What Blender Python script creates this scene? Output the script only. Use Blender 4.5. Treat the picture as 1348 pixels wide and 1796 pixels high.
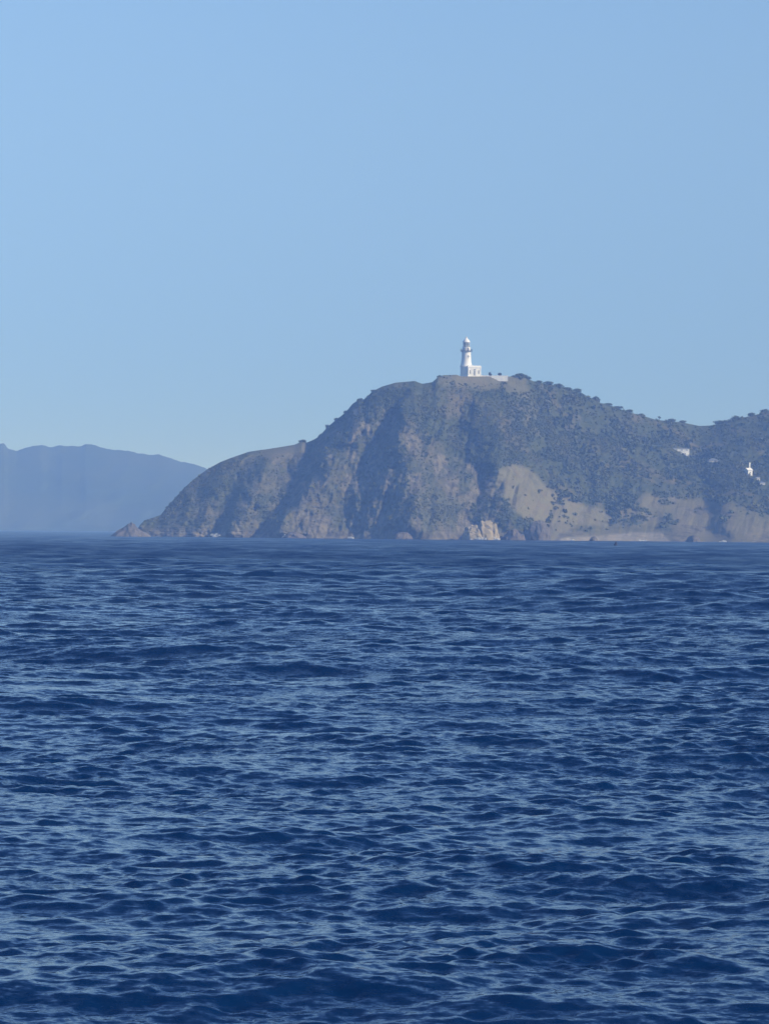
import bpy, bmesh, math, random
import numpy as np
from mathutils import Vector, Matrix

scene = bpy.context.scene
for o in list(bpy.data.objects):
    bpy.data.objects.remove(o, do_unlink=True)
COL = scene.collection
R = math.radians
rng = np.random.default_rng(7)
random.seed(7)

# ------------------------------------------------------------------ camera, sky, sun, exposure
FPX = 1348 / 2 / math.tan(R(7.0))        # focal length in photograph pixels
HC = 4.5                                  # eye height above the sea, on a boat
ROLL = R(0.56)
PITCH = math.atan((930 - 898) / FPX)
RIGHT = Vector((math.cos(ROLL), 0, math.sin(ROLL)))
FWD = Vector((0, math.cos(PITCH), math.sin(PITCH)))
FWD = (FWD - FWD.dot(RIGHT) * RIGHT).normalized()
UP = RIGHT.cross(FWD).normalized()

cam_data = bpy.data.cameras.new("camera")
cam = bpy.data.objects.new("camera", cam_data)
COL.objects.link(cam)
cam_data.sensor_fit = 'HORIZONTAL'
cam_data.angle = R(14.0)
cam_data.clip_start = 0.5
cam_data.clip_end = 40000
M = Matrix((RIGHT, UP, -FWD)).transposed().to_4x4()
M.translation = Vector((0, 0, HC))
cam.matrix_world = M
scene.camera = cam

SUN_EL, SUN_AZ = R(31), R(64)   # azimuth: swung to the right from straight behind the camera
sun_dir = Vector((math.sin(SUN_AZ) * math.cos(SUN_EL), -math.cos(SUN_AZ) * math.cos(SUN_EL), math.sin(SUN_EL)))

world = bpy.data.worlds.new("World")
scene.world = world
world.use_nodes = True
nt = world.node_tree
nt.nodes.clear()
sky = nt.nodes.new('ShaderNodeTexSky')
sky.sky_type = 'NISHITA'
sky.sun_disc = False
sky.sun_elevation = SUN_EL
sky.sun_rotation = math.atan2(sun_dir.x, sun_dir.y)
sky.altitude = 0
sky.air_density = 1.0
sky.dust_density = 0.0
sky.ozone_density = 10.0
gam = nt.nodes.new('ShaderNodeGamma')
gam.inputs['Gamma'].default_value = 1.0
tint = nt.nodes.new('ShaderNodeMix')
tint.data_type = 'RGBA'
tint.blend_type = 'MULTIPLY'
tint.inputs[0].default_value = 1.0
tint.inputs[7].default_value = (1.04, 0.94, 1.04, 1)
bg = nt.nodes.new('ShaderNodeBackground')
bg.inputs['Strength'].default_value = 0.125
wout = nt.nodes.new('ShaderNodeOutputWorld')
tc = nt.nodes.new('ShaderNodeTexCoord')
# the air near the sea is clear and even: look the sky up a little above its own horizon band, rising smoothly to the zenith
sep = nt.nodes.new('ShaderNodeSeparateXYZ')
comb = nt.nodes.new('ShaderNodeCombineXYZ')
nt.links.new(tc.outputs['Generated'], sep.inputs[0])


def wmath(op, a, b):
    m_ = nt.nodes.new('ShaderNodeMath')
    m_.operation = op
    for k_, v_ in enumerate((a, b)):
        if isinstance(v_, (int, float)):
            m_.inputs[k_].default_value = v_
        else:
            nt.links.new(v_, m_.inputs[k_])
    return m_.outputs[0]


zup = wmath('MAXIMUM', sep.outputs['Z'], 0.0)
z2_ = wmath('MULTIPLY', zup, zup)
zz_ = wmath('ADD', wmath('MULTIPLY', z2_, wmath('ADD', 1.05, wmath('MULTIPLY', zup, 3.3))),
            wmath('ADD', wmath('MULTIPLY', zup, -0.45), 0.114))
nt.links.new(sep.outputs['X'], comb.inputs['X'])
nt.links.new(sep.outputs['Y'], comb.inputs['Y'])
nt.links.new(zz_, comb.inputs['Z'])
nrmz = nt.nodes.new('ShaderNodeVectorMath')
nrmz.operation = 'NORMALIZE'
nt.links.new(comb.outputs[0], nrmz.inputs[0])
nt.links.new(nrmz.outputs[0], sky.inputs['Vector'])
nt.links.new(sky.outputs[0], gam.inputs['Color'])
nt.links.new(gam.outputs[0], tint.inputs[6])
nt.links.new(tint.outputs[2], bg.inputs['Color'])
nt.links.new(bg.outputs[0], wout.inputs['Surface'])

sun_data = bpy.data.lights.new("sun", 'SUN')
sun_data.energy = 4.4
sun_data.angle = R(0.5)
sun_data.color = (1.0, 0.935, 0.83)
sun = bpy.data.objects.new("sun", sun_data)
COL.objects.link(sun)
sun.rotation_euler = sun_dir.to_track_quat('Z', 'Y').to_euler()

scene.view_settings.view_transform = 'Standard'
scene.view_settings.look = 'None'
scene.view_settings.gamma = 1.0
scene.view_settings.exposure = 0.0
scene.cycles.use_denoising = True
scene.cycles.max_bounces = 6
scene.cycles.volume_bounces = 1
scene.cycles.caustics_reflective = False
scene.cycles.caustics_refractive = False


# ------------------------------------------------------------------ helpers
def ray(px, py):
    """direction through a photograph pixel, scaled to one metre of depth along Y (arrays welcome)"""
    u = (np.asarray(px, float) - 674) / FPX
    v = (898 - np.asarray(py, float)) / FPX
    dx = RIGHT.x * u + UP.x * v + FWD.x
    dy = RIGHT.y * u + UP.y * v + FWD.y
    dz = RIGHT.z * u + UP.z * v + FWD.z
    return dx / dy, dz / dy


def at(px, py, Y):
    a, e = ray(px, py)
    return Vector((float(a) * Y, Y, HC + float(e) * Y))


def py_of(px, Y, Z):
    """photograph row at which a point of height Z, depth Y shows (column px)"""
    _, e0 = ray(px, 930.0)
    return 930.0 - ((Z - HC) / Y - e0) * FPX


def _hash(ix, iy, iz):
    h = (ix.astype(np.int64) * 374761393 + iy.astype(np.int64) * 668265263 + iz.astype(np.int64) * 2147483647) & 0xFFFFFFFF
    h = ((h ^ (h >> 13)) * 1274126177) & 0xFFFFFFFF
    h = ((h ^ (h >> 16)) * 2246822519) & 0xFFFFFFFF
    return ((h ^ (h >> 15)) & 0xFFFFFF).astype(np.float64) / 0xFFFFFF * 2 - 1


def vnoise(x, y, z):
    x, y, z = np.broadcast_arrays(np.asarray(x, float), np.asarray(y, float), np.asarray(z, float))
    fx, fy, fz = np.floor(x), np.floor(y), np.floor(z)
    tx, ty, tz = x - fx, y - fy, z - fz
    tx, ty, tz = [t * t * t * (t * (t * 6 - 15) + 10) for t in (tx, ty, tz)]
    out = 0
    for i in (0, 1):
        wx = tx if i else 1 - tx
        for j in (0, 1):
            wy = ty if j else 1 - ty
            for k in (0, 1):
                wz = tz if k else 1 - tz
                out = out + wx * wy * wz * _hash(fx + i, fy + j, fz + k)
    return out


def fbm(x, y, z, octaves=4, gain=0.5):
    a, s, out = 1.0, 0.0, 0
    f = 1.0
    for o in range(octaves):
        out = out + a * vnoise(x * f + 17.3 * o, y * f - 9.1 * o, z * f + 4.7 * o)
        s += a
        a *= gain
        f *= 2.03
    return out / s


def smooth(a, b, x):
    t = np.clip((np.asarray(x, float) - a) / (b - a), 0, 1)
    return t * t * (3 - 2 * t)


def poly_mask(px, py, pts, feather):
    """soft mask of a polygon: 1 inside, fading over +-feather pixels"""
    P = np.array(pts, float)
    inside = np.zeros(px.shape, bool)
    dist = np.full(px.shape, 1e9)
    n = len(P)
    for i in range(n):
        x0, y0 = P[i]
        x1, y1 = P[(i + 1) % n]
        cond = ((y0 > py) != (y1 > py))
        with np.errstate(divide='ignore', invalid='ignore'):
            xi = x0 + (py - y0) * (x1 - x0) / ((y1 - y0) if y1 != y0 else 1e-9)
        inside ^= cond & (px < xi)
        ex, ey = x1 - x0, y1 - y0
        t = np.clip(((px - x0) * ex + (py - y0) * ey) / (ex * ex + ey * ey + 1e-9), 0, 1)
        dist = np.minimum(dist, np.hypot(px - x0 - t * ex, py - y0 - t * ey))
    sd = np.where(inside, dist, -dist)
    return smooth(-feather, feather, sd)


def mesh_from(name, verts, faces, mat=None, smooth_shade=True):
    me = bpy.data.meshes.new(name)
    verts = np.ascontiguousarray(verts, dtype=np.float32).reshape(-1, 3)
    faces = np.ascontiguousarray(faces, dtype=np.int32)
    nf, k = faces.shape
    me.vertices.add(len(verts))
    me.vertices.foreach_set('co', verts.ravel())
    me.loops.add(nf * k)
    me.loops.foreach_set('vertex_index', faces.ravel())
    me.polygons.add(nf)
    me.polygons.foreach_set('loop_start', np.arange(0, nf * k, k, dtype=np.int32))
    me.polygons.foreach_set('loop_total', np.full(nf, k, dtype=np.int32))
    me.polygons.foreach_set('use_smooth', np.full(nf, smooth_shade))
    me.update(calc_edges=True)
    if mat:
        me.materials.append(mat)
    return me


def add(name, me, parent=None, loc=None, rz=None):
    o = bpy.data.objects.new(name, me)
    COL.objects.link(o)
    if parent is not None:
        o.parent = parent
    if loc is not None:
        o.location = loc
    if rz is not None:
        o.rotation_euler = (0, 0, rz)
    return o


def tag(o, label=None, cat=None, group=None, kind=None):
    if label:
        o["label"] = label
    if cat:
        o["category"] = cat
    if group:
        o["group"] = group
    if kind:
        o["kind"] = kind
    return o


def thing(name, label, cat, loc, rz=0.0, group=None):
    o = bpy.data.objects.new(name, None)
    COL.objects.link(o)
    o.location = loc
    o.rotation_euler = (0, 0, rz)
    o.empty_display_size = 0.5
    return tag(o, label, cat, group)


def vattr(me, name, vals):
    a = me.attributes.new(name, 'FLOAT', 'POINT')
    a.data.foreach_set('value', np.ascontiguousarray(vals, dtype=np.float32).ravel())


def new_mat(name):
    m = bpy.data.materials.new(name)
    m.use_nodes = True
    n = m.node_tree
    n.nodes.clear()
    out = n.nodes.new('ShaderNodeOutputMaterial')
    p = n.nodes.new('ShaderNodeBsdfPrincipled')
    n.links.new(p.outputs[0], out.inputs['Surface'])
    return m, n, p


def nnode(n, typ, **kw):
    x = n.nodes.new(typ)
    for k, v in kw.items():
        setattr(x, k, v)
    return x


def mixc(n, fac, a, b):
    m = n.nodes.new('ShaderNodeMix')
    m.data_type = 'RGBA'
    for sock, v in ((m.inputs[0], fac), (m.inputs[6], a), (m.inputs[7], b)):
        if isinstance(v, (int, float)):
            sock.default_value = v
        elif isinstance(v, tuple):
            sock.default_value = v + (1,) if len(v) == 3 else v
        else:
            n.links.new(v, sock)
    return m.outputs[2]


def noise_tex(n, scale, detail=4, rough=0.55, vec=None, mscale=None):
    t = n.nodes.new('ShaderNodeTexNoise')
    t.inputs['Scale'].default_value = scale
    t.inputs['Detail'].default_value = detail
    t.inputs['Roughness'].default_value = rough
    if vec is None:
        vec = n.nodes.new('ShaderNodeTexCoord').outputs['Object']
    if mscale:
        mp = n.nodes.new('ShaderNodeMapping')
        mp.inputs['Scale'].default_value = mscale
        n.links.new(vec, mp.inputs['Vector'])
        vec = mp.outputs[0]
    n.links.new(vec, t.inputs['Vector'])
    return t


def ramp(n, fac, a, b):
    r = n.nodes.new('ShaderNodeMapRange')
    r.interpolation_type = 'SMOOTHSTEP'
    r.inputs['From Min'].default_value = a
    r.inputs['From Max'].default_value = b
    n.links.new(fac, r.inputs['Value'])
    return r.outputs[0]


def plain_mat(name, col, col2=None, scale=0.6, rough=0.8, spec=0.3):
    m, n, p = new_mat(name)
    t = noise_tex(n, scale, 5)
    c2 = col2 or tuple(c * 0.8 for c in col)
    n.links.new(mixc(n, ramp(n, t.outputs['Fac'], 0.35, 0.65), col, c2), p.inputs['Base Color'])
    p.inputs['Roughness'].default_value = rough
    p.inputs['Specular IOR Level'].default_value = spec
    return m


# ------------------------------------------------------------------ sea
def build_sea():
    fine = np.arange(-R(8.0), R(8.0), 0.00125)
    side = [fine[-1]]
    stp = 0.0013
    while side[-1] < math.pi:
        side.append(side[-1] + stp)
        stp = min(stp * 1.3, 0.005 if side[-1] < R(18) else 0.2)
    side = np.array(side[1:])
    side = side[side < math.pi - 0.02]
    ang = np.concatenate([-side[::-1], fine, side])
    lr = np.log([20, 40, 85, 240, 420, 800, 1800])
    rate = [0.0017, 0.0016, 0.0010, 0.0010, 0.0016, 0.0018, 0.011]
    r = [0.4]
    while r[-1] < 9000:
        d = r[-1]
        if d < 20:
            s = max(0.022 * d, 0.12)
        else:
            s = d * float(np.interp(math.log(d), lr, rate))
        r.append(d + s)
    r = np.array(r)
    step = np.gradient(r)
    nr, na = len(r), len(ang)
    # wave components
    lam, dirs, slo = [], [], []
    g = np.random.default_rng(21)
    for lo, hi, n, var, mean, spread in (
            (14.0, 45.0, 12, 0.0015, 10, 20),
            (3.6, 14.0, 24, 0.0013, -12, 28),
            (1.15, 3.6, 36, 0.0034, 8, 36),
            (0.42, 1.15, 56, 0.0110, -6, 42),
            (0.11, 0.42, 70, 0.0250, 6, 44)):
        L = np.exp(np.linspace(math.log(lo), math.log(hi), n, endpoint=False) + g.random(n) * math.log(hi / lo) / n)
        lam.append(L)
        dirs.append(R(1) * (mean + spread * g.standard_normal(n)))
        slo.append(np.sqrt(2 * var / n) * np.ones(n) * (0.7 + 0.6 * g.random(n)))
    lam, dirs, slo = map(np.concatenate, (lam, dirs, slo))
    K = 2 * math.pi / lam
    A = slo / K
    ph = g.random(len(lam)) * 2 * math.pi
    kx, ky = K * np.sin(dirs), K * np.cos(dirs)
    co = np.empty((nr, na, 3), np.float32)
    sa, ca = np.sin(ang), np.cos(ang)
    miss = np.empty((nr, na), np.float32)
    coarse_ang = np.maximum(np.gradient(ang), 0)
    CH = 60
    tot = float((slo ** 2 / 2).sum())
    for i0 in range(0, nr, CH):
        rr = r[i0:i0 + CH, None]
        X = (rr * sa).astype(np.float64)
        Y = (rr * ca).astype(np.float64)
        cell = np.maximum(step[i0:i0 + CH, None] * np.ones_like(X), rr * coarse_ang)
        cmin = cell.min()
        # gusts: chop is stronger in patches
        gust = (0.92 + 0.3 * vnoise(X / 9.0, Y / 21.0, 0.3) + 0.4 * vnoise(X / 1.9, Y / 3.5, 4.3)).astype(np.float32)
# waves too short for the mesh are left out; the ones kept stand a little steeper so the sea stays as rough
        res = np.zeros_like(X, dtype=np.float32)
        for j in range(len(lam)):
            res += np.float32(slo[j] ** 2 / 2) * np.clip((lam[j] / cell - 2.2) / 2.6, 0, 1).astype(np.float32) ** 2
        out_ = np.clip(np.sqrt(tot / np.maximum(res, 1e-5)), 1, 2.9).astype(np.float32)
        dX = np.zeros_like(X, dtype=np.float32)
        dY = np.zeros_like(dX)
        dZ = np.zeros_like(dX)
        cell32 = cell.astype(np.float32)
        for j in range(len(lam)):
            if lam[j] < 2.2 * cmin:
                continue
            w = np.clip((lam[j] / cell32 - 2.2) / 2.6, 0, 1)
            if lam[j] < 1.2:
                w = w * gust * out_
            else:
                w = w * (out_ if lam[j] < 14 else np.minimum(out_, 1.4))
            p = np.remainder(kx[j] * X + ky[j] * Y + ph[j], 2 * math.pi).astype(np.float32)
            c, s_ = np.cos(p), np.sin(p)
            dZ += w * np.float32(A[j]) * c
            q = np.float32(0.62 * A[j])
            dX -= w * q * np.float32(math.sin(dirs[j])) * s_
            dY -= w * q * np.float32(math.cos(dirs[j])) * s_
        co[i0:i0 + CH, :, 0] = X + dX
        co[i0:i0 + CH, :, 1] = Y + dY
        co[i0:i0 + CH, :, 2] = dZ
        miss[i0:i0 + CH] = cell32
    idx = np.arange(nr * na, dtype=np.int32).reshape(nr, na)
    f1 = np.stack([idx[:-1, :-1], idx[:-1, 1:], idx[1:, 1:], idx[1:, :-1]], -1).reshape(-1, 4)[:, ::-1]
    wrap = np.stack([idx[:-1, -1], idx[:-1, 0], idx[1:, 0], idx[1:, -1]], -1)[:, ::-1]
    me = mesh_from("sea", co.reshape(-1, 3), np.concatenate([f1, wrap]), None, True)
    vattr(me, "cell", miss.ravel())
    return me


def sea_material():
    m, n, p = new_mat("sea_water")
    p.inputs['Base Color'].default_value = (0.0006, 0.020, 0.076, 1)
    p.inputs['Roughness'].default_value = 0.07
    p.inputs['IOR'].default_value = 1.42
    p.inputs['Specular IOR Level'].default_value = 0.5
    p.inputs['Specular Tint'].default_value = (0.7, 0.88, 1.0, 1)
    geo = nnode(n, 'ShaderNodeNewGeometry')
    cell = nnode(n, 'ShaderNodeAttribute', attribute_name="cell")
    rr_ = nnode(n, 'ShaderNodeMapRange')
    rr_.inputs['From Min'].default_value = 0.05
    rr_.inputs['From Max'].default_value = 0.8
    rr_.inputs['To Min'].default_value = 0.06
    rr_.inputs['To Max'].default_value = 0.45
    n.links.new(cell.outputs['Fac'], rr_.inputs['Value'])
    gust = noise_tex(n, 0.12, 5, 0.65, geo.outputs['Position'], (0.35, 1.0, 1.0))
    gm = nnode(n, 'ShaderNodeMapRange')
    gm.inputs['From Min'].default_value = 0.36
    gm.inputs['From Max'].default_value = 0.64
    gm.inputs['To Min'].default_value = 0.6
    gm.inputs['To Max'].default_value = 1.25
    n.links.new(gust.outputs['Fac'], gm.inputs['Value'])
    rm = nnode(n, 'ShaderNodeMath', operation='MULTIPLY')
    n.links.new(rr_.outputs[0], rm.inputs[0])
    n.links.new(gm.outputs[0], rm.inputs[1])
    n.links.new(rm.outputs[0], p.inputs['Roughness'])
    acc = None
    # small waves too short for the mesh: tilt the normal by slopes drawn from noise
    for size, amp, always in ((0.045, 0.22, 1.0), (0.12, 0.44, 0.75), (0.7, 0.34, 0.0), (2.6, 0.26, 0.0), (9.0, 0.2, 0.0)):
        t = noise_tex(n, 1.0 / size, 3.0, 0.6, geo.outputs['Position'], (0.55, 1.0, 1.0))
        sub = nnode(n, 'ShaderNodeVectorMath', operation='SUBTRACT')
        n.links.new(t.outputs['Color'], sub.inputs[0])
        sub.inputs[1].default_value = (0.5, 0.5, 0.5)
        mul = nnode(n, 'ShaderNodeVectorMath', operation='MULTIPLY')
        n.links.new(sub.outputs[0], mul.inputs[0])
        mul.inputs[1].default_value = (amp * 0.8 * 2, amp * 2, 0)
        vec = mul.outputs[0]
        if always < 1:
            mr = nnode(n, 'ShaderNodeMapRange')
            mr.inputs['From Min'].default_value = size * 0.25
            mr.inputs['From Max'].default_value = size * 1.0
            mr.inputs['To Min'].default_value = always
            mr.inputs['To Max'].default_value = 1.0
            n.links.new(cell.outputs['Fac'], mr.inputs['Value'])
            sc = nnode(n, 'ShaderNodeVectorMath', operation='SCALE')
            n.links.new(vec, sc.inputs[0])
            n.links.new(mr.outputs[0], sc.inputs['Scale'])
            vec = sc.outputs[0]
        if acc is None:
            acc = vec
        else:
            ad = nnode(n, 'ShaderNodeVectorMath', operation='ADD')
            n.links.new(acc, ad.inputs[0])
            n.links.new(vec, ad.inputs[1])
            acc = ad.outputs[0]
    ad = nnode(n, 'ShaderNodeVectorMath', operation='ADD')
    n.links.new(geo.outputs['Normal'], ad.inputs[0])
    gs = nnode(n, 'ShaderNodeVectorMath', operation='SCALE')
    n.links.new(acc, gs.inputs[0])
    n.links.new(gm.outputs[0], gs.inputs['Scale'])
    n.links.new(gs.outputs[0], ad.inputs[1])
    nm = nnode(n, 'ShaderNodeVectorMath', operation='NORMALIZE')
    n.links.new(ad.outputs[0], nm.inputs[0])
    n.links.new(nm.outputs[0], p.inputs['Normal'])
    return m


sea_me = build_sea()
sea_me.materials.append(sea_material())
sea = tag(add("sea", sea_me), "dark blue choppy sea reaching from the bottom edge to the headland", kind="structure")

# ------------------------------------------------------------------ headland
RIDGE = [(236, 936), (246, 920), (253, 913), (271, 907), (282, 903), (298, 883), (312, 868), (325, 854), (338, 842), (351, 832),
         (365, 822), (387, 810), (405, 803), (437, 792), (473, 787), (516, 780), (530, 774), (538, 776), (550, 771), (560, 765),
         (574, 749), (588, 737), (605, 724), (618, 708), (629, 701), (639, 700), (652, 687), (669, 678), (693, 671), (727, 668),
         (740, 673), (758, 670), (768, 661), (777, 658), (800, 657), (808, 660), (890, 660), (905, 661), (920, 662), (939, 670),
         (973, 675), (996, 682), (1013, 687), (1023, 694), (1046, 701), (1051, 706), (1073, 712), (1103, 723), (1133, 731),
         (1149, 736), (1176, 739), (1192, 740), (1226, 747), (1249, 746), (1269, 739), (1292, 734), (1319, 729), (1348, 722),
         (1420, 703), (1520, 690), (1640, 697), (1760, 720), (1860, 790), (1920, 930)]
rx, ry = np.array(RIDGE, float).T
YS_K = [(236, 1650), (330, 1640), (450, 1622), (520, 1612), (640, 1606), (740, 1606), (850, 1622), (900, 1640), (1000, 1660), (1120, 1668),
        (1200, 1655), (1280, 1640), (1348, 1640), (1500, 1650), (1700, 1690), (1920, 1740)]
YR_K = [(236, 1656), (282, 1672), (350, 1700), (450, 1716), (550, 1722), (640, 1716), (760, 1726), (830, 1742), (930, 1770), (1050, 1830),
        (1150, 1880), (1230, 1910), (1348, 1930), (1500, 1930), (1700, 1890), (1920, 1780)]


def kinterp(keys, x):
    k = np.array(keys, float)
    return np.interp(x, k[:, 0], k[:, 1])


# spurs and gullies down the seaward face: (row, column) lines with how far they stand out, in metres
LINES = [
    (-4, [(700, 200), (930, 200)]),
    (9, [(700, 500), (815, 398), (870, 355), (940, 318)]),
    (-1, [(700, 535), (815, 436), (870, 398), (940, 372)]),
    (11, [(700, 585), (790, 497), (850, 447), (940, 402)]),
    (-9, [(700, 604), (780, 548), (850, 500), (940, 462)]),
    (12, [(700, 632), (790, 572), (870, 527), (940, 494)]),
    (-10, [(700, 705), (790, 652), (870, 622), (940, 606)]),
    (11, [(700, 690 + 22), (790, 706), (860, 712), (940, 732)]),
    (-9, [(700, 790), (790, 812), (860, 836), (940, 828)]),
    (8, [(700, 866), (800, 872), (870, 880), (940, 884)]),
    (-6, [(700, 985), (800, 1010), (870, 1048), (940, 1075)]),
    (5, [(700, 1105), (800, 1130), (870, 1158), (940, 1166)]),
    (-5, [(700, 1205), (800, 1222), (870, 1236), (940, 1244)]),
    (7, [(700, 1240), (800, 1262), (870, 1276), (940, 1286)]),
    (-5, [(700, 1400), (800, 1400), (870, 1390), (940, 1380)]),
    (6, [(700, 1480), (940, 1470)]),
    (-6, [(700, 1600), (940, 1600)]),
    (6, [(700, 1700), (940, 1720)]),
    (-6, [(700, 1950), (940, 1950)]),
]


def protrude(px, py):
    """interpolates the spur lines across every row"""
    xs = []
    for p, pts in LINES:
        k = np.array(pts, float)
        xs.append(np.interp(py, k[:, 0], k[:, 1]))
    out = np.full(px.shape, float(LINES[0][0]))
    for i in range(len(LINES) - 1):
        t = np.clip((px - xs[i]) / np.maximum(xs[i + 1] - xs[i], 4), 0, 1)
        t = 0.2 * t + 0.8 * t * t * (3 - 2 * t)
        v = LINES[i][0] + (LINES[i + 1][0] - LINES[i][0]) * t
        out = np.where(px >= xs[i], v, out)
    return out


def cover(px, py):
    """what grows or lies where: weights of bare rock, dry grass, sand, pale rock"""
    wx = px + 9 * fbm(px / 30, py / 30, 11.1, 4)
    wy = py + 7 * fbm(px / 30, py / 30, 15.5, 4)
    grass = poly_mask(wx, wy, [(868, 822), (905, 811), (930, 822), (962, 856), (1010, 882), (1070, 902), (1080, 926), (960, 920), (918, 910),
                               (884, 872), (872, 850)], 7)
    grass = np.maximum(grass, 0.75 * poly_mask(wx, wy, [(766, 655), (925, 655), (922, 676), (930, 706), (905, 694), (880, 682), (800, 680), (768, 670)], 6))
    grass = np.maximum(grass, 0.6 * poly_mask(wx, wy, [(470, 784), (548, 772), (540, 792), (500, 800), (430, 806)], 5))
    grass = np.maximum(grass, 0.85 * poly_mask(wx, wy, [(1238, 872), (1290, 884), (1348, 902), (1420, 915), (1420, 935), (1348, 935), (1300, 905), (1240, 884)], 5))
    grass = np.maximum(grass, 0.5 * poly_mask(wx, wy, [(925, 705), (950, 715), (945, 735), (915, 742)], 6))
    shore = poly_mask(wx, wy, [(960, 905), (1040, 915), (1090, 890), (1120, 872), (1190, 866), (1260, 876), (1348, 900), (1440, 905), (1440, 960), (940, 960)], 12)
    grass = np.maximum(grass, shore * 0.78 * smooth(-0.32, 0.10, fbm(px / 26, py / 16, 71.0, 4)))
    rock = poly_mask(wx, wy, [(240, 950), (280, 900), (330, 850), (400, 806), (470, 790), (550, 775), (580, 748), (620, 712),
                              (690, 716), (705, 742), (740, 770), (800, 800), (840, 815), (866, 830), (880, 880), (900, 920), (900, 960), (240, 960)], 8)
    brk = smooth(-0.22, 0.18, fbm(px / 22, py / 34, 21.0, 4, 0.6))
    rock = rock * (0.25 + 0.75 * brk) * np.interp(px, [240, 470, 560], [0.3, 0.5, 0.95])
    rock = np.maximum(rock, 0.9 * poly_mask(wx, wy, [(1172, 872), (1240, 880), (1300, 900), (1348, 925), (1420, 930), (1420, 955), (1165, 955), (1185, 915)], 6))
    rock = np.maximum(rock, 0.6 * poly_mask(wx, wy, [(1105, 876), (1140, 868), (1172, 878), (1168, 892), (1120, 890)], 5))
    sand = poly_mask(wx * 0 + px, wy * 0.35 + py * 0.65, [(960, 966), (985, 944), (1040, 940), (1075, 937), (1110, 934), (1160, 934), (1176, 950), (1180, 970), (960, 970)], 3)
    return rock, grass, sand


def surf_point(px, t):
    """a point of the seaward face: column px, t = 0 at the shore, 1 on the ridge"""
    px = np.asarray(px, float)
    t = np.asarray(t, float)
    pr = np.interp(px, rx, ry)
    ys, yr = kinterp(YS_K, px), kinterp(YR_K, px)
    zs = -2.5
    _, e0 = ray(px, pr)
    psh = py_of(px, ys, zs)
    py = psh + (np.minimum(pr, psh - 2) - psh) * t
    wx = px + 22 * fbm(px / 70, py / 34, 2.2, 4)
    wy = py + 7 * fbm(px / 50, py / 50, 8.8, 3)
    expo = np.interp(px, [240, 600, 900, 1150, 1300], [1.0, 1.45, 1.25, 0.9, 0.9])
    prof = t ** expo
    hgt = np.clip((psh - pr) / 250, 0.05, 1)
    fade = (1 - smooth(0.72, 1.0, t)) * (0.35 + 0.65 * smooth(0.0, 0.12, t))
    amp = fade * np.clip(hgt * 1.5, 0.1, 1)
    Y = ys + (yr - ys) * prof - 1.25 * protrude(wx, wy) * amp
    # beach and low apron under the right-hand slope
    ap = smooth(900, 960, px) * (1 - smooth(1180, 1260, px))
    Y = Y - ap * 20 * np.exp(-(t / 0.09) ** 2) * 1.0
    a, e = ray(px, py)
    # rock relief: ribs running down the face plus breakup
    rel = fbm(px / 26 + py / 90, py / 80, 1.1, 4, 0.55)
    rib = 1 - np.abs(fbm(px / 17 + (py - 800) / 60 * np.sign(px - 660), py / 70, 5.5, 4, 0.6)) * 2.2
    fine = fbm(px / 7, py / 7, 3.3, 3, 0.6)
    rough = np.interp(px, [240, 850, 1000, 1150, 1250, 1348], [1, 1, 0.4, 0.5, 0.6, 0.55])
    Y = Y - amp * (rel * 6.0 * (0.5 + 0.5 * rough) + rib * 1.2 * rough + fine * 1.1 * (0.4 + 0.6 * rough))
    rk, gr, sd = cover(px, py)
    veg = np.clip(1 - rk - gr - sd, 0, 1) * smooth(0.03, 0.1, t)
    lump = np.abs(vnoise(px / 7.5, py / 6.0, 51.0)) + 0.6 * np.abs(vnoise(px / 3.8, py / 3.2, 55.0))
    Y = Y - veg * 2.2 * lump * (1 - smooth(0.97, 1.0, t))
    X = a * Y
    Z = HC + e * Y
    return X, Y, Z, px, py


NT = 210
cols = np.concatenate([np.arange(236, 1362, 1.9), np.arange(1364, 1921, 6.0)])
tt = np.linspace(0, 1, NT)
PXg, Tg = np.meshgrid(cols, tt, indexing='ij')
X, Y, Z, PX, PY = surf_point(PXg, Tg)
# crest, plateau and landward side behind the ridge line
bx, by, bz = [], [], []
zr = Z[:, -1]
for d, f in ((4, 1.0), (10, 0.998), (20, 0.985), (34, 0.93), (60, 0.78), (100, 0.5), (150, 0.2), (200, -0.04)):
    yy = Y[:, -1] + d * np.clip(zr / 60, 0.1, 1.2)
    nz = fbm(cols / 30, np.full_like(cols, d / 12.0), 7.7, 3) * min(d, 20) * 0.1 * np.clip(zr / 40, 0, 1)
    flat = (cols > 800) & (cols < 895) & (d < 25)
    nz = np.where(flat, 0, nz - 0.15 * min(d, 8))
    zz = np.where(flat, zr - 0.01 * d, zr * f) + nz
    bx.append(X[:, -1] / Y[:, -1] * yy)
    by.append(yy)
    bz.append(np.where(zr < 3, -2.5, zz))
Xf = np.concatenate([X, np.array(bx).T], 1)
Yf = np.concatenate([Y, np.array(by).T], 1)
Zf = np.concatenate([Z, np.array(bz).T], 1)
nb = len(bx)
PXf = np.concatenate([PX, np.repeat(cols[:, None], nb, 1)], 1)
PYf = np.concatenate([PY, np.repeat(PY[:, -1:], nb, 1)], 1)
nc, nt_ = Xf.shape
idx = np.arange(nc * nt_, dtype=np.int32).reshape(nc, nt_)
faces = np.stack([idx[:-1, :-1], idx[1:, :-1], idx[1:, 1:], idx[:-1, 1:]], -1).reshape(-1, 4)


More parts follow.
